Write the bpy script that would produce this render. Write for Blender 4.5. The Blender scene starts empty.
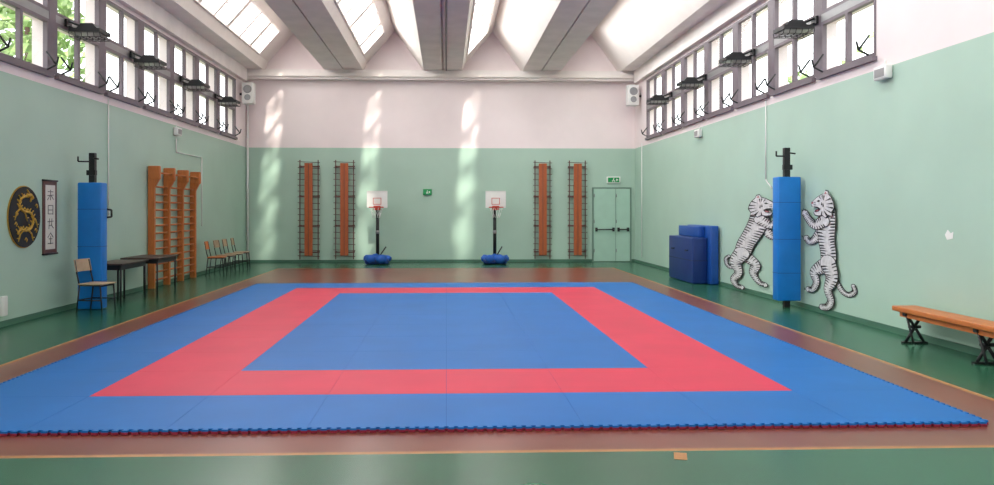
import bpy, bmesh, math, random
from mathutils import Vector, Matrix
random.seed(7)
S = bpy.context.scene
try:
    S.view_settings.view_transform = 'Standard'
except Exception: pass

# ------------------------------------------------------------ materials
def srgb(r, g, b):
    def f(c):
        c /= 255.0
        return c/12.92 if c <= 0.04045 else ((c+0.055)/1.055)**2.4
    return (f(r), f(g), f(b), 1)

def mat(name, col, rough=0.6, var=0.06, scale=6.0, metal=0.0, spec=0.5, bump=0.0):
    m = bpy.data.materials.new(name); m.use_nodes = True
    nt = m.node_tree; p = nt.nodes['Principled BSDF']
    p.inputs['Roughness'].default_value = rough
    p.inputs['Metallic'].default_value = metal
    p.inputs['Specular IOR Level'].default_value = spec
    geo = nt.nodes.new('ShaderNodeNewGeometry')
    no = nt.nodes.new('ShaderNodeTexNoise'); no.inputs['Scale'].default_value = scale
    no.inputs['Detail'].default_value = 4
    nt.links.new(geo.outputs['Position'], no.inputs['Vector'])
    mr = nt.nodes.new('ShaderNodeMapRange')
    mr.inputs['From Min'].default_value = 0.3; mr.inputs['From Max'].default_value = 0.7
    mr.inputs['To Min'].default_value = 1-var; mr.inputs['To Max'].default_value = 1+var
    nt.links.new(no.outputs['Fac'], mr.inputs['Value'])
    mx = nt.nodes.new('ShaderNodeVectorMath'); mx.operation = 'SCALE'
    mx.inputs[0].default_value = col[:3]
    nt.links.new(mr.outputs['Result'], mx.inputs['Scale'])
    nt.links.new(mx.outputs['Vector'], p.inputs['Base Color'])
    if bump:
        b = nt.nodes.new('ShaderNodeBump'); b.inputs['Strength'].default_value = bump
        nt.links.new(no.outputs['Fac'], b.inputs['Height'])
        nt.links.new(b.outputs['Normal'], p.inputs['Normal'])
    return m

def wood(name, c1, c2, rough=0.45):
    m = mat(name, c1, rough)
    nt = m.node_tree; p = nt.nodes['Principled BSDF']
    w = nt.nodes.new('ShaderNodeTexNoise'); w.inputs['Scale'].default_value = 3
    geo = nt.nodes.new('ShaderNodeNewGeometry')
    mp = nt.nodes.new('ShaderNodeMapping'); mp.inputs['Scale'].default_value = (14, 2, 2)
    nt.links.new(geo.outputs['Position'], mp.inputs['Vector'])
    nt.links.new(mp.outputs['Vector'], w.inputs['Vector'])
    r = nt.nodes.new('ShaderNodeMix'); r.data_type = 'RGBA'
    r.inputs[6].default_value = c1; r.inputs[7].default_value = c2
    nt.links.new(w.outputs['Fac'], r.inputs[0])
    nt.links.new(r.outputs[2], p.inputs['Base Color'])
    return m

def wallmat(name, low, high, zc):
    m = mat(name, high, 0.45, 0.035, 1.0)
    nt = m.node_tree; p = nt.nodes['Principled BSDF']
    old = p.inputs['Base Color'].links[0].from_socket.node
    geo = nt.nodes.new('ShaderNodeNewGeometry')
    sp = nt.nodes.new('ShaderNodeSeparateXYZ')
    nt.links.new(geo.outputs['Position'], sp.inputs[0])
    gt = nt.nodes.new('ShaderNodeMath'); gt.operation = 'GREATER_THAN'; gt.inputs[1].default_value = zc
    nt.links.new(sp.outputs['Z'], gt.inputs[0])
    mm = nt.nodes.new('ShaderNodeMix'); mm.data_type = 'RGBA'
    mm.inputs[6].default_value = low; mm.inputs[7].default_value = high
    nt.links.new(gt.outputs[0], mm.inputs[0])
    nt.links.new(mm.outputs[2], old.inputs[0])
    return m

M = {}
M['wall'] = wallmat('wall_paint', srgb(171,199,184), srgb(240,226,227), 3.5)
M['ceil'] = mat('ceiling_plaster', srgb(242,234,230), 0.7, 0.03, 2)
M['beam'] = mat('beam_concrete', srgb(238,230,228), 0.75, 0.06, 2)
M['fgreen'] = mat('floor_green', srgb(38,90,66), 0.27, 0.12, 1.3)
M['fbrown'] = mat('floor_brown', srgb(122,64,52), 0.28, 0.12, 1.5)
M['fline'] = mat('floor_line_yellow', srgb(172,118,70), 0.4, 0.14, 9)
M['mblue'] = mat('mat_blue', srgb(0,100,178), 0.48, 0.06, 1.4, spec=0.35)
M['mred'] = mat('mat_red', srgb(208,46,78), 0.48, 0.06, 1.4, spec=0.35)
M['mred2'] = mat('mat_underside', srgb(140,28,56), 0.7, 0.05, 3)
M['seam'] = mat('mat_seam', srgb(10,76,146), 0.8, 0.05, 3)
M['pad'] = mat('pad_blue', srgb(6,116,200), 0.4, 0.05, 5)
M['padd'] = mat('pad_navy', srgb(12,46,112), 0.4, 0.05, 5)
M['padm'] = mat('pad_midblue', srgb(18,72,152), 0.4, 0.05, 5)
M['black'] = mat('black_steel', srgb(26,26,30), 0.45, 0.05, 8)
M['frame'] = mat('window_frame_paint', srgb(116,104,112), 0.5, 0.05, 8)
M['steel'] = mat('grey_steel', srgb(150,150,152), 0.35, 0.05, 8, metal=0.5)
M['white'] = mat('white_plastic', srgb(232,232,230), 0.4, 0.02, 8)
M['orange'] = wood('varnished_pine', srgb(206,124,62), srgb(170,90,40))
M['plank'] = wood('dark_plank', srgb(190,100,50), srgb(150,70,34))
M['maroon'] = mat('maroon_steel', srgb(96,62,56), 0.5, 0.08, 9)
M['dwood'] = wood('dark_laminate', srgb(74,54,44), srgb(50,38,32))
M['seat'] = wood('seat_ply', srgb(190,168,140), srgb(160,134,104))
M['door'] = mat('door_paint', srgb(168,202,186), 0.45, 0.03, 4)
M['dline'] = mat('door_edge', srgb(118,146,132), 0.5, 0.03, 4)
M['red'] = mat('rim_red', srgb(200,60,40), 0.4, 0.03, 4)
M['signg'] = mat('sign_green', srgb(0,150,80), 0.4, 0.03, 4)
M['gold'] = mat('gold_paint', srgb(190,150,50), 0.45, 0.15, 20)
M['base'] = mat('baseboard_paint', srgb(72,112,94), 0.5, 0.06, 4)
M['paper'] = mat('scroll_paper', srgb(214,212,204), 0.7, 0.03, 4)
M['ink'] = mat('faded_ink', srgb(84,82,84), 0.7, 0.1, 9)
M['tiger'] = mat('tiger_white', srgb(210,208,210), 0.6, 0.16, 14)
M['tigerb'] = mat('tiger_black', srgb(30,28,32), 0.6, 0.1, 16)
M['pink'] = mat('tiger_pink', srgb(180,110,112), 0.6, 0.1, 16)
M['leaf'] = mat('leaf_green', srgb(150,178,116), 0.6, 0.35, 3)
M['bag'] = mat('ballast_bag_blue', srgb(30,90,180), 0.6, 0.1, 8)
M['ground'] = mat('outside_ground', srgb(120,130,100), 0.8, 0.1, 1)

def glassmat():
    m = bpy.data.materials.new('window_glass'); m.use_nodes = True
    nt = m.node_tree; nt.nodes.clear()
    o = nt.nodes.new('ShaderNodeOutputMaterial'); t = nt.nodes.new('ShaderNodeBsdfTransparent')
    g = nt.nodes.new('ShaderNodeBsdfGlossy'); g.inputs['Roughness'].default_value = 0.05
    mx = nt.nodes.new('ShaderNodeMixShader'); mx.inputs[0].default_value = 0.06
    t.inputs['Color'].default_value = (0.95,0.98,0.97,1)
    nt.links.new(t.outputs[0], mx.inputs[1]); nt.links.new(g.outputs[0], mx.inputs[2])
    nt.links.new(mx.outputs[0], o.inputs[0]); return m
M['glass'] = glassmat()

# ------------------------------------------------------------ mesh builder
class MB:
    def __init__(s): s.v=[]; s.f=[]; s.mi=[]; s.mats=[]; s.sm=[]
    def m(s, k):
        if k not in s.mats: s.mats.append(k)
        return s.mats.index(k)
    def face(s, pts, k, smooth=False):
        n=len(s.v); s.v += [tuple(p) for p in pts]; s.f.append(list(range(n,n+len(pts)))); s.mi.append(s.m(k)); s.sm.append(smooth)
    def box(s, x0,x1,y0,y1,z0,z1,k, rot=None, piv=None):
        c=[(x0,y0,z0),(x1,y0,z0),(x1,y1,z0),(x0,y1,z0),(x0,y0,z1),(x1,y0,z1),(x1,y1,z1),(x0,y1,z1)]
        if rot is not None:
            P=Vector(piv) if piv else Vector(((x0+x1)/2,(y0+y1)/2,(z0+z1)/2))
            c=[tuple(P+rot@(Vector(q)-P)) for q in c]
        n=len(s.v); s.v+=c
        for q in [(0,3,2,1),(4,5,6,7),(0,1,5,4),(1,2,6,5),(2,3,7,6),(3,0,4,7)]:
            s.f.append([n+i for i in q]); s.mi.append(s.m(k)); s.sm.append(False)
    def bbox(s, x0,x1,y0,y1,z0,z1,k,b=0.03):
        bm=bmesh.new(); bmesh.ops.create_cube(bm,size=1)
        for v in bm.verts:
            v.co=Vector(((x0+x1)/2+v.co.x*(x1-x0),(y0+y1)/2+v.co.y*(y1-y0),(z0+z1)/2+v.co.z*(z1-z0)))
        bmesh.ops.bevel(bm,geom=bm.edges[:],offset=b,segments=3,profile=0.5,affect='EDGES')
        s.addbm(bm,k,True)
    def addbm(s,bm,k,smooth=False):
        n=len(s.v); bm.verts.index_update()
        s.v+=[tuple(v.co) for v in bm.verts]
        for f in bm.faces:
            s.f.append([n+v.index for v in f.verts]); s.mi.append(s.m(k)); s.sm.append(smooth)
        bm.free()
    def cyl(s, a, b, r, k, n=8, r2=None):
        a=Vector(a); b=Vector(b); d=(b-a); r2=r if r2 is None else r2
        q=d.to_track_quat('Z','Y'); N=len(s.v)
        for (c,rr) in ((a,r),(b,r2)):
            for i in range(n):
                t=2*math.pi*i/n; s.v.append(tuple(c+q@Vector((rr*math.cos(t),rr*math.sin(t),0))))
        for i in range(n):
            j=(i+1)%n; s.f.append([N+i,N+j,N+n+j,N+n+i]); s.mi.append(s.m(k)); s.sm.append(True)
        s.f.append([N+i for i in range(n)][::-1]); s.mi.append(s.m(k)); s.sm.append(False)
        s.f.append([N+n+i for i in range(n)]); s.mi.append(s.m(k)); s.sm.append(False)
    def tube(s, pts, r, k, n=8):
        for a,b in zip(pts,pts[1:]): s.cyl(a,b,r,k,n)
    def torus(s, c, R, r, k, axis='Z', n=20):
        pts=[]
        for i in range(n+1):
            t=2*math.pi*i/n; u,v=R*math.cos(t),R*math.sin(t)
            pts.append((c[0]+u,c[1]+v,c[2]) if axis=='Z' else ((c[0],c[1]+u,c[2]+v) if axis=='X' else (c[0]+u,c[1],c[2]+v)))
        s.tube(pts,r,k,6)
    def prism(s, pts, off, k, kside=None):
        o=Vector(off); n=len(pts)
        bm=bmesh.new()
        A=[bm.verts.new(p) for p in pts]; f=bm.faces.new(A)
        r=bmesh.ops.extrude_face_region(bm,geom=[f])
        for e in r['geom']:
            if isinstance(e,bmesh.types.BMVert): e.co+=o
        bmesh.ops.recalc_face_normals(bm,faces=bm.faces[:])
        bmesh.ops.triangulate(bm,faces=[g for g in bm.faces if len(g.verts)>4])
        s.addbm(bm,k)
    def obj(s, name, xf=None):
        me=bpy.data.meshes.new(name)
        vs=s.v if xf is None else [tuple(xf@Vector(v)) for v in s.v]
        me.from_pydata(vs,[],s.f)
        for k in s.mats: me.materials.append(M[k])
        me.polygons.foreach_set('material_index',s.mi)
        me.polygons.foreach_set('use_smooth',s.sm)
        me.update()
        o=bpy.data.objects.new(name,me); S.collection.objects.link(o); return o

XL, XR, YB, YF = -6.08, 5.84, 23.5, -6.0
ZB = 5.84
V=Vector

# ------------------------------------------------------------ floor
b=MB()
xs=[XL-.25,-4.60,-4.54,4.58,4.64,XR+.25]; ys=[YF-.25,5.03,5.08,21.0,21.07,YB+.25]
for i in range(5):
    for j in range(5):
        inx = 1<=i<=3; iny=1<=j<=3
        if i==2 and j==2: k='fbrown'
        elif inx and iny: k='fline'
        else: k='fgreen'
        b.face([(xs[i],ys[j],0),(xs[i+1],ys[j],0),(xs[i+1],ys[j+1],0),(xs[i],ys[j+1],0)],k)
b.face([(1.46,4.86,.002),(1.54,4.84,.002),(1.58,4.98,.002),(1.50,5.0,.002)],'fline')
b.obj('floor')
b=MB(); b.box(-60,60,-40,70,-.4,-.3,'ground'); b.obj('ground')

# ------------------------------------------------------------ walls
b=MB(); b.box(XL-.25,XR+.25,YB,YB+.25,0,8.0,'wall'); b.obj('wall_back')
b=MB(); b.box(XL-.25,XR+.25,YF-.25,YF,0,8.0,'wall'); b.obj('wall_rear')
WU=1.72; WW=1.52
unitsL=[10.4+WU*i for i in range(-8,7)]
unitsR=[10.2+WU*i for i in range(0,7)]
LZ=(3.70,4.52); UZ=(4.64,5.38)
def sidewall(name, x0, x1, units):
    b=MB()
    b.box(x0,x1,YF,YB,0,LZ[0],'wall')
    b.box(x0,x1,YF,YB,LZ[1],UZ[0],'wall')
    b.box(x0,x1,YF,YB,UZ[1],8.0,'wall')
    for (za,zb) in (LZ,UZ):
        y=YF
        for u in units:
            b.box(x0,x1,y,u,za,zb,'wall'); y=u+WW
        b.box(x0,x1,y,YB,za,zb,'wall')
    b.obj(name)
sidewall('wall_left',XL-.25,XL,unitsL)
sidewall('wall_right',XR,XR+.25,unitsR)
wn=1
for side,units in ((-1,unitsL),(1,unitsR)):
    X=XL if side<0 else XR
    for u in units:
        b=MB()
        xi=X-side*0.01; xo=X+side*0.06
        xa,xb=min(xi,xo),max(xi,xo)
        for (za,zb) in (LZ,UZ):
            t=.05
            b.box(xa,xb,u,u+WW,za,za+t,'frame'); b.box(xa,xb,u,u+WW,zb-t,zb,'frame')
            b.box(xa,xb,u,u+t,za+t,zb-t,'frame'); b.box(xa,xb,u+WW-t,u+WW,za+t,zb-t,'frame')
            b.box(xa,xb,u+WW/2-.035,u+WW/2+.035,za+t,zb-t,'frame')
            b.face([(X+side*.03,u+t,za+t),(X+side*.03,u+WW-t,za+t),(X+side*.03,u+WW-t,zb-t),(X+side*.03,u+t,zb-t)],'glass')
        b.box(min(X-side*.002,X-side*.07),max(X-side*.002,X-side*.07),u-.03,u+WW+.03,LZ[0]-.07,LZ[0]-.01,'frame')
        b.box(min(X-side*.002,X-side*.012),max(X-side*.002,X-side*.012),u+WW,u+WU-.002 if u!=units[-1] else u+WW+.06,LZ[0],UZ[1],'frame')
        b.box(min(X-side*.002,X-side*.008),max(X-side*.002,X-side*.008),u,u+WW,LZ[1],UZ[0],'steel')
        for yy in (u+.12,u+WW-.12):
            b.tube([(X-side*.03,yy,LZ[0]+.30),(X-side*.18,yy,LZ[0]+.10),(X-side*.04,yy,LZ[0]+.03)],.015,'black',6)
            b.cyl((X-side*.18,yy,LZ[0]+.10),(X-side*.21,yy,LZ[0]+.22),.014,'black',6)
        b.obj('window_%d'%wn); wn+=1

# baseboards
b=MB(); b.box(XL,XR-0,YB-.02,YB,0,.08,'base'); b.obj('baseboard_back')
b=MB(); b.box(XL,XL+.02,YF,YB-.02,0,.08,'base'); b.obj('baseboard_left')
b=MB(); b.box(XR-.02,XR,YF,YB-.02,0,.08,'base'); b.obj('baseboard_right')
# cornice beams
b=MB(); b.box(XL,XR,YB-.3,YB,5.55,ZB,'beam'); b.box(XL,XR,YB-.36,YB-.3,5.62,5.72,'ceil'); b.obj('trim_1')
b=MB(); b.box(XL,XL+.12,YF,YB-.36,5.46,ZB,'beam'); b.obj('trim_2')
b=MB(); b.box(XR-.12,XR,YF,YB-.36,5.46,ZB,'beam'); b.obj('trim_3')

# ------------------------------------------------------------ ceiling (folded shed roof)
b=MB()
def strip(p,q,y0,y1,k): b.face([(p[0],y0,p[1]),(q[0],y0,q[1]),(q[0],y1,q[1]),(p[0],y1,p[1])],k)
GY0,GY1=-5.0,22.3
for k in range(5):
    c=-6.1+3*k
    l,r=max(c-.58,XL-.25),min(c+.58,XR+.25)
    b.box(l,c-.02 if c-.02>l else l+.01,YF,YB,ZB,ZB+.12,'beam')
    b.box(c+.02 if k<4 else c-.02,r,YF,YB,ZB,ZB+.12,'beam')
    b.box(l+.1,r-.1,YF,YB,ZB+.1,ZB+.2,'beam')
    if k==4: break
    P=[(c+.58,ZB),(c+.68,6.10),(c+1.3,6.80),(c+1.52,7.08),(c+2.42,ZB)]
    strip(P[0],P[1],YF,YB,'ceil'); strip(P[2],P[3],YF,YB,'ceil'); strip(P[3],P[4],YF,YB,'ceil')
    strip(P[1],P[2],YF,GY0,'ceil'); strip(P[1],P[2],GY1,YB,'ceil')
b.obj('ceiling')
for k in range(4):
    c=-6.1+3*k
    b=MB(); p=Vector((c+.68,0,6.10)); q=Vector((c+1.3,0,6.80)); n=Vector((.75,0,-.66)).normalized()
    b.face([(p.x,GY0,p.z),(q.x,GY0,q.z),(q.x,GY1,q.z),(p.x,GY1,p.z)],'glass')
    y=GY0; d=(q-p); NB=25
    for i in range(NB+1):
        y=GY0+(GY1-GY0)*i/NB
        a0=p+n*.02; a1=q+n*.02; m0=p-n*.02; m1=q-n*.02
        w_=.09 if i%2==0 else .05
        pts=[(a0.x,y-w_,a0.z),(a1.x,y-w_,a1.z),(m1.x,y-w_,m1.z),(m0.x,y-w_,m0.z)]
        b.prism(pts,(0,2*w_,0),'ceil')
    for t in (0.03,.97):
        o=p+d*t; b.box(o.x-.03,o.x+.03,GY0,GY1,o.z-.03,o.z+.03,'ceil')
    o=p+d*.5; b.box(o.x-.012,o.x+.012,GY0,GY1,o.z-.012,o.z+.012,'ceil')
    b.obj('window_%d'%wn); wn+=1
    L=bpy.data.lights.new('skylight_light','AREA'); L.shape='RECTANGLE'; L.size=GY1-GY0; L.size_y=.95
    L.energy=620; L.color=(1,.975,.965)
    o=bpy.data.objects.new('skylight_light',L); S.collection.objects.link(o)
    mid=(p+q)/2-n*.18
    o.location=(mid.x,(GY0+GY1)/2,mid.z)
    zax=-n; xax=Vector((0,1,0)); yax=zax.cross(xax)
    o.rotation_euler=Matrix((xax,yax,zax)).transposed().to_euler()

# ------------------------------------------------------------ tatami mat
b=MB()
NX,NY=8,11; X0=-4.0; Y0=5.54; TX=1.0; TY=(16.45-Y0)/11; H=.035
def isred(i,j):
    return (1<=i<=NX-2 and 1<=j<=NY-2) and (i in (1,NX-2) or j in (1,NY-2))
for i in range(NX):
    for j in range(NY):
        x=X0+i*TX; y=Y0+j*TY; g=.0014
        k='mred' if isred(i,j) else 'mblue'
        b.box(x+g,x+TX-g,y+g,y+TY-g,H*.5,H,k)
b.box(X0,X0+NX*TX,Y0,Y0+NY*TY,.002,H*.5,'mred2')
b.box(X0+.01,X0+NX*TX-.01,Y0+.01,Y0+NY*TY-.01,H*.5,H-.003,'seam')
def teeth(p,d,nrm,L):
    n=int(L/.07)
    for t in range(n):
        s=(t+.5)*L/n; w=.016; w2=.023
        c=p+d*s
        for (za,zb,kk) in ((.002,H*.6,'mred2'),(H*.6,H,'mblue')):
            pts=[c-d*w,c+d*w,c+d*w2+nrm*.03,c-d*w2+nrm*.03]
            b.prism([(q.x,q.y,za) for q in pts],(0,0,zb-za),kk)
teeth(V((X0,Y0,0)),V((1,0,0)),V((0,-1,0)),8)
teeth(V((X0,Y0+NY*TY,0)),V((1,0,0)),V((0,1,0)),8)
teeth(V((X0,Y0,0)),V((0,1,0)),V((-1,0,0)),NY*TY)
teeth(V((X0+8,Y0,0)),V((0,1,0)),V((1,0,0)),NY*TY)
b.obj('martial_arts_mat')

# ------------------------------------------------------------ wall ladders on back wall
def ladder(x0,x1):
    b=MB(); y=YB-.125; xc=(x0+x1)/2
    for x in (x0+.06,x1-.06):
        b.box(x-.014,x+.014,y,y+.03,.1,3.12,'maroon')
    n=17
    for i in range(n):
        z=.2+i*(2.85/(n-1))
        b.cyl((x0,y-.03,z+.015),(x1,y-.03,z-.01),.010,'maroon',6)
    b.box(xc-.12,xc+.12,y-.09,y-.045,.22,3.02,'plank')
    b.box(xc-.008,xc+.008,y-.1,y-.09,.22,3.02,'maroon')
    for z in (.3,1.1,2.0,2.9):
        for x in (x0+.06,x1-.06): b.box(x-.03,x+.03,y+.03,YB-.004,z,z+.05,'maroon')
        b.box(x0+.04,x1-.04,y-.04,y-.01,z,z+.04,'maroon')
    b.obj('climbing_ladder')
for a,c in ((-4.50,-3.83),(-3.42,-2.76),(2.66,3.24),(3.72,4.33)): ladder(a,c)

# ------------------------------------------------------------ basketball stands
def hoop(X):
    b=MB(); Y=22.6
    b.bbox(X-.38,X+.32,Y-.25,Y+.35,.02,.17,'padd',.05)
    for dx,dy,r in ((-.2,-.18,.13),(.1,-.22,.14),(.26,-.05,.11),(-.3,.02,.12),(-.05,-.1,.15)):
        bm=bmesh.new(); bmesh.ops.create_icosphere(bm,subdivisions=2,radius=r)
        for v in bm.verts: v.co=V((X+dx+v.co.x*1.25+random.uniform(-.012,.012),Y+dy+v.co.y,.17+v.co.z*.95+random.uniform(-.02,.02)))
        b.addbm(bm,'bag',True)
    b.cyl((X-.03,Y+.1,.12),(X-.03,Y+.1,1.75),.05,'black',10)
    b.cyl((X-.03,Y+.1,.15),(X+.2,Y+.3,.5),.02,'black')
    b.cyl((X-.03,Y+.1,.9),(X-.03,Y+.1,1.0),.06,'steel',10)
    b.tube([(X-.03,Y+.1,1.3),(X-.03,Y-.1,1.55),(X-.03,Y-.1,1.95)],.025,'black')
    b.bbox(X-.32,X+.28,Y-.16,Y-.12,1.66,2.16,'white',.015)
    fr=[(X-.32,X+.28,1.66,1.69),(X-.32,X+.28,2.13,2.16),(X-.32,X-.29,1.66,2.16),(X+.25,X+.28,1.66,2.16)]
    for x0,x1,z0,z1 in fr: b.box(x0,x1,Y-.17,Y-.16,z0,z1,'white')
    for x0,x1,z0,z1 in ((X-.14,X+.1,1.94,1.955),(X-.14,X+.1,1.76,1.775),(X-.14,X-.125,1.76,1.95),(X+.085,X+.1,1.76,1.95)):
        b.box(x0,x1,Y-.17,Y-.16,z0,z1,'red')
    b.box(X-.12,X+.08,Y-.22,Y-.16,1.60,1.72,'red')
    b.torus((X-.02,Y-.42,1.68),.2,.018,'red')
    for i in range(10):
        t=2*math.pi*i/10; t2=t+.3
        b.tube([(X-.02+.2*math.cos(t),Y-.42+.2*math.sin(t),1.68),(X-.02+.14*math.cos(t2),Y-.42+.14*math.sin(t2),1.52),(X-.02+.1*math.cos(t),Y-.42+.1*math.sin(t),1.38)],.006,'white',4)
    b.obj('basketball_hoop')
hoop(-2.0); hoop(1.47)

# ------------------------------------------------------------ door & exit signs
b=MB(); dx0,dx1=4.5,5.72; y=YB-.003
b.box(dx0,dx0+.04,y-.05,y,0,2.3,'dline'); b.box(dx1-.04,dx1,y-.05,y,0,2.3,'dline'); b.box(dx0+.04,dx1-.04,y-.05,y,2.26,2.3,'dline')
for xa,xb in ((dx0+.05,dx0+.72),(dx0+.735,dx1-.05)):
    b.box(xa,xb,y-.045,y-.005,.02,2.25,'door')
    b.cyl((xa+.06,y-.12,1.0),(xb-.06,y-.12,1.0),.018,'black')
    for x in (xa+.07,xb-.07): b.box(x-.03,x+.03,y-.13,y-.045,.94,1.06,'black')
    for z in (.3,1.2,2.0): b.cyl((xa+.01,y-.055,z),(xa+.01,y-.055,z+.1),.012,'steel',6)
b.box(dx0+.72,dx0+.735,y-.048,y-.01,.02,2.25,'dline')
b.obj('door_1')
def sign(X,Z,w,h):
    yy=YB-.003
    b=MB(); b.bbox(X-w/2,X+w/2,yy-.06,yy,Z-h/2,Z+h/2,'white' if w>.3 else 'signg',.008)
    b.box(X-w*.42,X+w*.42,yy-.066,yy-.06,Z-h*.36,Z+h*.36,'signg')
    b.box(X-w*.05,X+w*.03,yy-.07,yy-.066,Z-h*.1,Z+h*.12,'white'); b.box(X-w*.02,X+w*.04,yy-.07,yy-.066,Z+h*.16,Z+h*.28,'white')
    b.box(X-w*.12,X-w*.04,yy-.07,yy-.066,Z-h*.26,Z-h*.08,'white'); b.box(X+w*.02,X+w*.1,yy-.07,yy-.066,Z-h*.26,Z-h*.1,'white')
    b.prism([(X+w*.18,yy-.066,Z-h*.2),(X+w*.36,yy-.066,Z),(X+w*.18,yy-.066,Z+h*.2)],(0,-.004,0),'white')
    b.obj('exit_sign')
sign(-.58,2.15,.26,.18); sign(5.16,2.53,.42,.2)

# ------------------------------------------------------------ padded posts
def padpost(side,D,x0,x1,z0,z1):
    b=MB(); xc=(x0+x1)/2
    b.bbox(x0,x1,D,D+.22,z0,z1,'pad',.02)
    for z in (z0+.45,z0+1.0,z0+1.6):
        b.box(x0-.002,x1+.002,D-.002,D+.222,z,z+.006,'padd')
    b.box(xc-.045,xc+.045,D+.08,D+.16,0,z1+.48,'black')
    b.box(xc-.07,xc+.07,D+.05,D+.12,z1+.12,z1+.2,'black')
    b.tube([(xc,D+.1,z1+.34),(xc-.2,D+.05,z1+.34),(xc-.2,D+.05,z1+.42)],.014,'black',6)
    b.tube([(xc,D+.1,z1+.40),(xc+.12,D+.05,z1+.38)],.014,'black',6)
    b.obj('padded_post')
padpost(-1,12.45,-5.90,-5.52,.01,2.04)
padpost(1,12.25,5.39,5.77,.12,2.14)

# ------------------------------------------------------------ crash mats on right
b=MB()
b.bbox(5.30,5.62,16.3,18.05,.01,1.0,'padd',.018)
b.box(5.297,5.623,16.298,18.052,.50,.51,'black')
b.bbox(5.63,5.80,16.1,17.7,.01,1.26,'padm',.018)
b.bbox(5.50,5.628,16.5,17.95,1.002,1.24,'padm',.02)
for y in (16.7,17.7): b.tube([(5.30,y-.1,.72),(5.265,y,.70),(5.30,y+.1,.72)],.012,'black',6)
b.obj('crash_mat')

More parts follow.
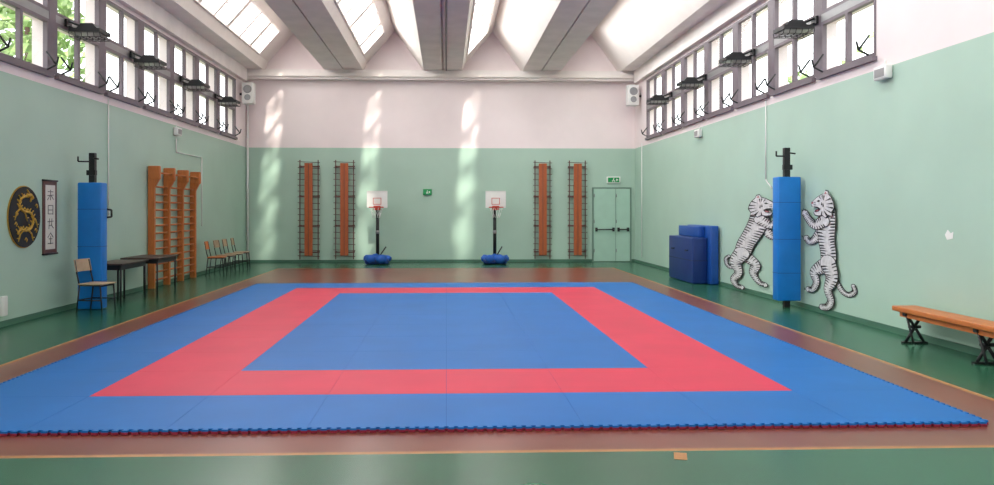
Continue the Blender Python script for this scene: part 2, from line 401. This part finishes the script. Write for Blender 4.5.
# ------------------------------------------------------------ tiger cutouts
def make_tiger(mapf,name,pose):
    b=MB()
    XW=XR-.012
    def P(x,y,off):
        d,z=mapf(x,y); return (XW-off,d,z)
    def poly(pts,k,off): b.prism([P(x,y,off) for x,y in pts],(-.004,0,0),k)
    def ribbon(ch,grow=0):
        c=[]
        for i in range(len(ch)-1):
            p0=ch[max(i-1,0)];p1=ch[i];p2=ch[i+1];p3=ch[min(i+2,len(ch)-1)]
            for s in range(5):
                t=s/5
                c.append(tuple(.5*((2*p1[q])+(-p0[q]+p2[q])*t+(2*p0[q]-5*p1[q]+4*p2[q]-p3[q])*t*t+(-p0[q]+3*p1[q]-3*p2[q]+p3[q])*t**3) for q in range(3)))
        c.append(ch[-1]); L=[];R=[]
        for i,(x,y,r) in enumerate(c):
            a=c[max(i-1,0)]; d=c[min(i+1,len(c)-1)]
            tx,ty=d[0]-a[0],d[1]-a[1]; l=math.hypot(tx,ty) or 1; tx/=l;ty/=l
            L.append((x-ty*(r+grow),y+tx*(r+grow))); R.append((x+ty*(r+grow),y-tx*(r+grow)))
        return c, L, R
    def limb(ch,off,step=2,w=.9):
        for grow,k,o in ((.7,'tigerb',off),(0,'tiger',off+.003)):
            c,L,R=ribbon(ch,grow)
            for i in range(len(c)-1):
                b.face([P(*L[i],o),P(*L[i+1],o),P(*R[i+1],o),P(*R[i],o)],k)
            for (cx,cy,r) in (c[0],c[-1]):
                b.face([P(cx+(r+grow)*math.cos(a*math.pi/6),cy+(r+grow)*math.sin(a*math.pi/6),o+.0003) for a in range(12)],k)
        c,L,R=ribbon(ch,0)
        for i in range(1,len(c)-1,step):
            for side,E,dep in ((0,L,random.uniform(.7,1.15)),(1,R,random.uniform(.4,.9))):
                ii=i if side==0 else min(i+max(step//2,0),len(c)-2)
                ex,ey=E[ii]; ax,ay=E[max(ii-1,0)]; bx,by=E[min(ii+1,len(E)-1)]
                dx,dy=bx-ax,by-ay; l=math.hypot(dx,dy) or 1; dx/=l; dy/=l
                mx,my=c[ii][0],c[ii][1]; wd=w*(.28+.06*c[ii][2])*random.uniform(.7,1.2)
                tx=ex+(mx-ex)*dep; ty=ey+(my-ey)*dep
                hx=ex+(mx-ex)*.5; hy=ey+(my-ey)*.5
                b.face([P(ex-dx*wd,ey-dy*wd,off+.005),P(ex+dx*wd,ey+dy*wd,off+.005),P(hx+dx*wd*1.4,hy+dy*wd*1.4,off+.005),P(tx+dx*1.6*wd,ty+dy*1.6*wd,off+.005),P(hx-dx*wd*.3,hy-dy*wd*.3,off+.005)],'tigerb')
    o=0.0
    for ch,step,w in pose['limbs']:
        limb(ch,o,step,w); o+=.006
    hx,hy,hs,ha=pose['head']
    ca,sa=math.cos(ha),math.sin(ha)
    def T(pts,g=1.0):
        out=[]
        for x,y in pts:
            u,v=(x-21)*hs*g,(y-11)*hs*g
            out.append((hx+u*ca-v*sa,hy+u*sa+v*ca))
        return out
    head=[(8.6,10),(12,6.5),(15.5,3.2),(19,.8),(21.6,-.2),(23.2,-4.4),(26.4,-3.6),(27.6,0),(31,3.5),(34,9),(35.5,15),(33,20),(34,24),(29.5,23.6),(27,27),(23,24.6),(18,25.6),(13.8,25),(12.2,22),(13.4,19.5),(18.2,17.6),(13,16),(9.4,15.4),(8,13)]
    poly(T(head,1.08),'tigerb',o)
    poly(T(head),'tiger',o+.005)
    f=o+.011
    poly(T([(12.6,21.6),(13.4,19.5),(18.2,17.6),(13,16),(10,15.4),(12,15.2),(17,15.4),(20.2,17.4),(18.4,20.6),(14.6,22)]),'tigerb',f)
    poly(T([(14.2,20.4),(18,18.4),(18.4,19.6),(16,21)]),'pink',f+.005)
    poly(T([(10.8,15.5),(12,15.7),(11.4,18.4)]),'paper',f+.005); poly(T([(13,21.4),(14,21),(13.4,18.8)]),'paper',f+.005)
    poly(T([(8,10.4),(10.6,9.6),(10.4,12),(8.4,12.6)]),'pink',f)
    poly(T([(14.6,8.8),(16.8,7),(19,7.8),(17,9.4)]),'tigerb',f)
    poly(T([(23.4,-.4),(24,-3.4),(26,-1)]),'pink',f)
    for s in ([(17,3),(18,2.4),(19.5,6)],[(20,1.4),(21.2,.8),(21.6,5.6)],[(22.6,1),(23.8,1.4),(22.8,7)],[(30.6,3.6),(31.6,5),(25,7.6)],[(33.6,8.8),(34.4,10.8),(26.5,11)],[(35.4,14),(34.6,16),(26.5,14)],[(33,19.6),(32.6,21),(25.6,17)],[(29.6,23.4),(28,25),(24.6,19)],[(22.8,24.4),(21.4,24.8),(22.4,19.6)],[(21,9),(22,13),(20.6,13)],[(22.6,10),(24,14),(22.8,15)],[(11.6,10),(14,10.2),(12,10.8)],[(11,13),(14.6,12.6),(12,13.7)]):
        poly(T(s),'tigerb',f)
    for (x,y) in pose['claws']:
        poly([(x-.6,y+1),(x+.4,y+1),(x-.6,y-1.4)],'tigerb',o)
    b.obj(name)
poseA={'limbs':[
  ([(27,78,2.8),(34,88,2.4),(40,96,2.2),(46,98,2.1),(51,94,1.9),(50,89,1.6)],1,1.2),
  ([(19,38,5.0),(12,47,3.8),(6,50,3.0),(2.5,47,3.1)],1,1),
  ([(21,74,6.5),(12,82,4.8),(14,92,3.2),(10,100,2.6),(5,101,2.5)],1,1),
  ([(27,16,6.8),(25,30,9.2),(25,46,8.2),(27,60,7.6),(27,74,7.4)],1,1),
  ([(27,70,7.8),(31,84,6),(27,97,3.7),(30,107,3.1),(27,114,3.0),(21,116,2.7)],1,1),
  ([(23,28,5.8),(14,32,4.4),(7,27,3.5),(2.5,20,3.4)],1,1)],
 'head':(22,10,.86,.10),'claws':((0,17),(2,16),(4,16.6),(0,45),(19,117),(3,101))}
poseB={'limbs':[
  ([(38,76,2.6),(42,86,2.4),(46,93,2.2),(50,90,2.0),(51,83,1.8),(48,79,1.6)],1,1.2),
  ([(15,38,4.4),(9,47,3.4),(4,48,2.8),(0,45,2.8)],1,1),
  ([(30,76,6.0),(22,84,4.4),(24,95,3.0),(19,104,2.5),(14,106,2.4)],1,1),
  ([(18,17,6.4),(19,31,8.4),(25,47,7.8),(31,61,7.6),(34,74,7.2)],1,1),
  ([(34,72,7.4),(40,85,5.6),(37,98,3.6),(42,108,3.0),(39,115,2.8),(34,116,2.6)],1,1),
  ([(17,28,5.2),(9,34,4.0),(3,30,3.2),(-1,24,3.2)],1,1)],
 'head':(14.5,11,.84,.05),'claws':((-3,22),(-1,20),(1,20),(32,117))}
make_tiger(lambda x,y:(12.3-1.55*x/52-.05, .07+(118-y)/118*1.78),'tiger_cutout',poseA)
make_tiger(lambda x,y:(13.05+2.75*x/52, .05+(118-y)/118*1.80),'tiger_cutout',poseB)

# ------------------------------------------------------------ bench right
b=MB()
b.bbox(5.46,5.76,6.0,9.2,.37,.43,'orange',.01)
b.box(5.50,5.53,6.2,9.1,.31,.37,'orange')
for y in (6.4,7.75,8.98):
    b.box(5.48,5.74,y-.03,y+.03,.33,.37,'black')
    b.tube([(5.51,y,.35),(5.60,y-.02,.2),(5.50,y,.02)],.018,'black',6); b.tube([(5.71,y,.35),(5.62,y+.02,.2),(5.72,y,.02)],.018,'black',6)
    b.cyl((5.54,y,.2),(5.68,y,.2),.02,'black')
    b.tube([(5.51,y,.35),(5.51,y-.14,.02)],.015,'black',6)
    b.box(5.46,5.76,y-.025,y+.025,0,.022,'black')
b.obj('gym_bench')

# ------------------------------------------------------------ swedish wall bars left
b=MB(); ps=[15.8,16.65,17.5,18.35]
for y in ps:
    b.box(XL+.02,XL+.15,y-.035,y+.035,0,2.3,'orange')
    b.bbox(XL+.02,XL+.26,y-.045,y+.045,2.22,2.5,'orange',.02)
    b.prism([(XL+.15,y-.03,2.22),(XL+.24,y-.03,2.22),(XL+.15,y-.03,2.05)],(0,.06,0),'orange')
for a,c in zip(ps,ps[1:]):
    for i in range(14):
        z=.16+i*.16
        if i==13: b.cyl((XL+.2,a,2.36),(XL+.2,c,2.36),.02,'orange')
        else: b.cyl((XL+.1,a,z),(XL+.1,c,z),.019,'orange')
b.obj('swedish_wall_bars')

# ------------------------------------------------------------ chairs & table
def chair(x,y,ang,top='seat'):
    b=MB(); r=.012
    for s in (-1,1):
        yy=.18*s
        b.tube([(.20,yy,0.004),(.17,yy,.43),(-.17,yy,.43),(-.22,yy,0.004)],r,'black')
        b.tube([(-.17,yy,.43),(-.21,yy,.6),(-.25,yy,.82)],r,'black')
        b.cyl((.185,yy,.2),(-.195,yy,.2),r*.8,'black')
    b.cyl((-.195,-.18,.2),(-.195,.18,.2),r*.8,'black'); b.cyl((.17,-.18,.42),(.17,.18,.42),r,'black')
    b.bbox(-.19,.21,-.2,.2,.44,.46,top,.008)
    N=6
    for i in range(N):
        y0=-.2+.4*i/N; y1=-.2+.4*(i+1)/N
        f=lambda t: -.245-.03*(1-(t/.2)**2)
        b.prism([(f(y0)+.04,y0,.64),(f(y1)+.04,y1,.64),(f(y1)+.0,y1,.83),(f(y0)+.0,y0,.83)],(-.012,0,0),top)
    M4=Matrix.Translation((x,y,0))@Matrix.Rotation(ang,4,'Z')
    b.obj('school_chair',M4)
chair(-5.48,12.2,math.radians(-8))
chair(-5.62,18.95,math.radians(5),'orange')
chair(-5.62,19.7,math.radians(-4)); chair(-5.62,20.45,0); chair(-5.62,21.2,math.radians(5))
def table(x0,x1,y0,y1,h,k):
    b=MB()
    b.bbox(x0,x1,y0,y1,h-.03,h,k,.008)
    for x in (x0+.05,x1-.05):
        for y in (y0+.06,y1-.06): b.cyl((x,y,0),(x,y,h-.03),.018,'black')
    for x in (x0+.05,x1-.05): b.box(x-.012,x+.012,y0+.06,y1-.06,h-.11,h-.03,'black')
    for y in (y0+.06,y1-.06): b.box(x0+.05,x1-.05,y-.012,y+.012,h-.11,h-.03,'black')
    b.obj('desk')
table(-6.0,-5.42,13.0,14.15,.70,'dwood'); table(-5.98,-5.28,14.25,15.3,.72,'dwood')

# ------------------------------------------------------------ oval dragon plaque & scroll on left wall
b=MB(); cy,cz=11.22,1.50
def el(ry,rz,off,k,n=40):
    b.prism([(XL+off,cy+ry*math.cos(2*math.pi*i/n),cz+rz*math.sin(2*math.pi*i/n)) for i in range(n)],(.01,0,0),k)
el(.42,.45,.005,'gold'); el(.408,.438,.02,'tigerb')
def path(pp,r):
    for (a,c) in zip(pp,pp[1:]):
        b.cyl((XL+.036,cy+a[0],cz+a[1]),(XL+.036,cy+c[0],cz+c[1]),r,'gold',6)
body=[(.02,.30),(-.12,.26),(-.16,.14),(-.04,.08),(.12,.06),(.2,-.04),(.14,-.16),(0,-.2),(-.14,-.18),(-.22,-.26)]
sm=[]
for i in range(len(body)-1):
    p0=body[max(i-1,0)];p1=body[i];p2=body[i+1];p3=body[min(i+2,len(body)-1)]
    for s in range(4):
        t=s/4; sm.append(tuple(.5*((2*p1[q])+(-p0[q]+p2[q])*t+(2*p0[q]-5*p1[q]+4*p2[q]-p3[q])*t*t+(-p0[q]+3*p1[q]-3*p2[q]+p3[q])*t**3) for q in range(2)))
path(sm,.018)
for i in range(1,len(sm)-1,1):
    u,v=sm[i]; s=1 if i%2 else -1
    path([(u,v),(u+.055*s,v+.05)],.008)
path([(.02,.30),(.12,.32),(.18,.27)],.028); path([(.1,.34),(.04,.39)],.01); path([(.15,.28),(.12,.22)],.014)
for u,v,s in ((-.14,.12,-1),(.18,.0,1),(.06,-.19,1),(-.1,.1,1),(-.05,-.19,-1)):
    path([(u,v),(u+.09*s,v-.05),(u+.12*s,v-.12)],.012); path([(u+.12*s,v-.12),(u+.17*s,v-.11)],.007); path([(u+.12*s,v-.12),(u+.14*s,v-.16)],.007)
for u,v in ((-.26,.05),(.26,.16),(-.02,-.33),(.24,-.2),(-.28,-.1)):
    path([(u,v),(u+.03,v+.03),(u+.06,v),(u+.04,v-.03)],.008)
b.obj('dragon_plaque')
b=MB(); cy,cz=11.93,1.49; w,h=.20,.56
b.box(XL+.003,XL+.02,cy-w,cy+w,cz-h,cz+h,'maroon'); b.box(XL+.02,XL+.024,cy-w+.06,cy+w-.06,cz-h+.07,cz+h-.07,'paper')
b.cyl((XL+.02,cy-w-.02,cz+h),(XL+.02,cy+w+.02,cz+h),.014,'black'); b.cyl((XL+.02,cy-w-.02,cz-h),(XL+.02,cy+w+.02,cz-h),.014,'black')
for j in range(4):
    z=cz+.33-j*.22
    glyph=[[(-.08,.06,.08,.06),(-.09,0,.09,.01),(0,.09,0,-.07),(-.02,0,-.09,-.07),(.02,0,.09,-.06)],
           [(-.07,.07,-.07,-.06),(.07,.07,.07,-.07),(-.07,.07,.07,.07),(-.07,0,.07,0),(-.07,-.06,.07,-.06)],
           [(-.09,.04,.09,.05),(-.03,.09,-.05,-.07),(.04,.09,.03,-.02),(.03,-.02,.09,-.06),(-.05,-.02,.05,-.01)],
           [(0,.09,-.08,.02),(0,.09,.08,.02),(-.05,0,.05,0),(0,.04,0,-.08),(-.08,-.07,.08,-.07)]][j]
    for (u0,v0,u1,v1) in glyph:
        b.cyl((XL+.024,cy+u0,z+v0),(XL+.024,cy+u1,z+v1),.006,'ink',5)
b.obj('calligraphy_scroll')

# ------------------------------------------------------------ caged floodlights
def lamp(side,D):
    X=(XL if side<0 else XR)-side*.02; b=MB(); z=4.42
    def q(u): return X-side*u
    def bx(u0,u1,y0,y1,z0,z1,k): b.box(min(q(u0),q(u1)),max(q(u0),q(u1)),y0,y1,z0,z1,k)
    bx(0,.04,D-.08,D+.08,z+.1,z+.22,'black')
    b.tube([(q(.02),D,z+.2),(q(.36),D,z+.06)],.018,'black'); b.tube([(q(.02),D,z+.12),(q(.2),D,z+.03)],.018,'black')
    bx(.12,.60,D-.2,D+.2,z-.01,z+.05,'black')
    b.prism([(q(.2),D-.14,z+.05),(q(.54),D-.14,z+.05),(q(.46),D-.14,z+.14),(q(.28),D-.14,z+.14)],(0,.28,0),'black')
    bx(.16,.56,D-.16,D+.16,z-.02,z-.01,'steel')
    for i in range(6):
        u=.12+.096*i; b.tube([(q(u),D-.2,z-.01),(q(u),D-.17,z-.08),(q(u),D+.17,z-.08),(q(u),D+.2,z-.01)],.006,'black',5)
    for i in range(4):
        y=D-.17+.113*i; b.tube([(q(.12),y,z-.08),(q(.60),y,z-.08)],.006,'black',5)
    b.obj('caged_floodlight')
for d in (12.45,14.95,17.7,20.3): lamp(-1,d)
for d in (11.85,14.3,17.0,19.6): lamp(1,d)
for side in (-1,1):
    X=(XL if side<0 else XR)-side*.004; b=MB(); xc=X-side*.26
    b.bbox(xc-.17,xc+.17,22.6,22.9,4.72,5.34,'white',.03)
    b.torus((xc,22.595,5.14),.11,.012,'steel','Y'); b.torus((xc,22.595,4.9),.08,.012,'steel','Y')
    b.cyl((xc,22.605,5.14),(xc,22.59,5.14),.10,'steel',16); b.cyl((xc,22.605,4.9),(xc,22.59,4.9),.07,'steel',16)
    b.box(min(xc,X),max(xc,X),22.72,22.78,4.98,5.04,'black')
    b.obj('loudspeaker')
def ebox(side,D,Z,w=.3):
    X=(XL if side<0 else XR)-side*.004; b=MB()
    b.bbox(min(X,X-side*.1),max(X,X-side*.1),D-w/2,D+w/2,Z-.09,Z+.09,'white',.02)
    b.box(min(X-side*.1,X-side*.105),max(X-side*.1,X-side*.105),D-w/2+.04,D+w/2-.04,Z-.06,Z+.05,'steel')
    b.cyl((X-side*.02,D,Z+.09),(X-side*.02,D,Z+.17),.012,'white'); b.obj('emergency_lamp')
ebox(1,9.95,3.42); ebox(1,17.4,3.36); ebox(-1,17.4,3.36)
def conduit(pts,name='wall_conduit',r=.012):
    b=MB(); b.tube(pts,r,'white',6); b.obj(name)
conduit([(XL+.02,13.95,3.6),(XL+.02,13.95,1.5)]); conduit([(XR-.02,13.75,3.6),(XR-.02,13.75,2.15),(XR-.02,13.5,2.0)])
conduit([(XL+.02,17.4,3.2),(XL+.02,17.4,2.9),(XL+.02,19.2,2.9),(XL+.02,19.2,1.2)])
conduit([(XR-.02,22.6,3.6),(XR-.02,22.6,.2)])
conduit([(XL+.06,YB-.08,5.5),(XL+.06,YB-.08,.12)],'downpipe',.035)
b=MB(); b.tube([(XL+.02,13.8,1.62),(XL+.14,13.8,1.6),(XL+.14,13.8,1.48),(XL+.02,13.8,1.46)],.018,'black',6); b.obj('wall_hook')
b=MB(); b.bbox(XL+.003,XL+.05,10.62,10.75,.15,.42,'white',.01); b.obj('electrical_box')
b=MB()
b.prism([(XR-.003,8.62,1.27),(XR-.003,8.72,1.25),(XR-.003,8.76,1.31),(XR-.003,8.71,1.37),(XR-.003,8.66,1.33),(XR-.003,8.61,1.35)],(-.003,0,0),'white')
b.obj('plaster_patch')
b=MB(); b.tube([(.0,YF+.2,ZB-.03),(.0,YB-.4,ZB-.03)],.022,'frame',6); b.obj('ceiling_conduit')

# ------------------------------------------------------------ outside trees, added sun blocker
def leaves(name,n,box,s):
    b=MB(); (x0,x1),(y0,y1),(z0,z1)=box
    cl=[(random.uniform(x0,x1),random.uniform(y0,y1),random.uniform(z0,z1),random.uniform(.6,1.3)) for _ in range(max(6,n//60))]
    for i in range(n):
        c=random.choice(cl); p=V((random.gauss(c[0],c[3]*.5),random.gauss(c[1],c[3]*.5),random.gauss(c[2],c[3]*.5)))
        a=V((random.gauss(0,1),random.gauss(0,1),random.gauss(0,1))).normalized()
        t=a.orthogonal().normalized(); u=a.cross(t)
        ss=s*random.uniform(.6,1.3)
        b.face([p-t*ss,p+u*ss*.5,p+t*ss,p-u*ss*.5],'leaf')
    for i in range(3):
        y=y0+(y1-y0)*(i+.5)/3; x=(x0+x1)/2
        b.cyl((x,y,-.3),(x,y,z1*.8),.18,'dwood',8,.06)
    return b.obj(name)
leaves('tree_row',3600,((-12,-10),(13,22),(4,8)),.2)
leaves('tree_row',260,((10.5,12.5),(16,26),(4,7)),.18)
b=MB()  # unseen leaf sheet over the roof, added to block and break up the sun
def cl(p,s):
    t=V((random.gauss(0,1),random.gauss(0,1),random.gauss(0,.3))).normalized(); u=t.cross(V((0,0,1))).normalized()
    b.face([p-t*s,p+u*s,p+t*s,p-u*s],'leaf')
for i in range(4800):
    cl(V((random.uniform(-8,8),random.uniform(-10,13.2),10.5+random.uniform(-.3,.3))),.45)
for i in range(700):
    cl(V((random.uniform(1.9,8),random.uniform(13.2,22),10.5+random.uniform(-.3,.3))),.45)
for bx0 in (-5.0,-2.0,1.0):
    y=13.4
    while y<19.5:
        for j in range(9):
            cl(V((bx0+random.gauss(0,.45),y+random.gauss(0,.12),10.5+random.uniform(-.2,.2))),.26)
        y+=random.uniform(.95,1.35)
b.obj('sun_blocker_leaves')

# ------------------------------------------------------------ lights / world
w=bpy.data.worlds.new('sky'); S.world=w; w.use_nodes=True
nt=w.node_tree; bg=nt.nodes['Background']; bg.inputs['Color'].default_value=(.96,.97,1,1); bg.inputs['Strength'].default_value=3.4
sn=bpy.data.lights.new('sun','SUN'); sn.energy=8.5; sn.angle=math.radians(3); sn.color=(1,.92,.80)
so=bpy.data.objects.new('sun',sn); S.collection.objects.link(so)
so.rotation_euler=V((-.05,.7,-.72)).to_track_quat('-Z','Y').to_euler()
L=bpy.data.lights.new('rear_fill_light','AREA'); L.shape='RECTANGLE'; L.size=10; L.size_y=2.2; L.energy=260; L.color=(1,.97,.95)  # added fill lamp behind the camera; the rear wall has no window
o=bpy.data.objects.new('rear_fill_light',L); S.collection.objects.link(o); o.location=(0,YF+.1,3.6); o.rotation_euler=V((0,1,.2)).to_track_quat('-Z','Y').to_euler()

# ------------------------------------------------------------ camera
c=bpy.data.cameras.new('camera'); c.sensor_width=36; c.lens=765/994*36
c.shift_x=24/994; c.shift_y=-32.5/994
co=bpy.data.objects.new('camera',c); S.collection.objects.link(co)
co.location=(0,0,1.6); co.rotation_euler=(math.radians(90),0,math.radians(-2))
S.camera=co
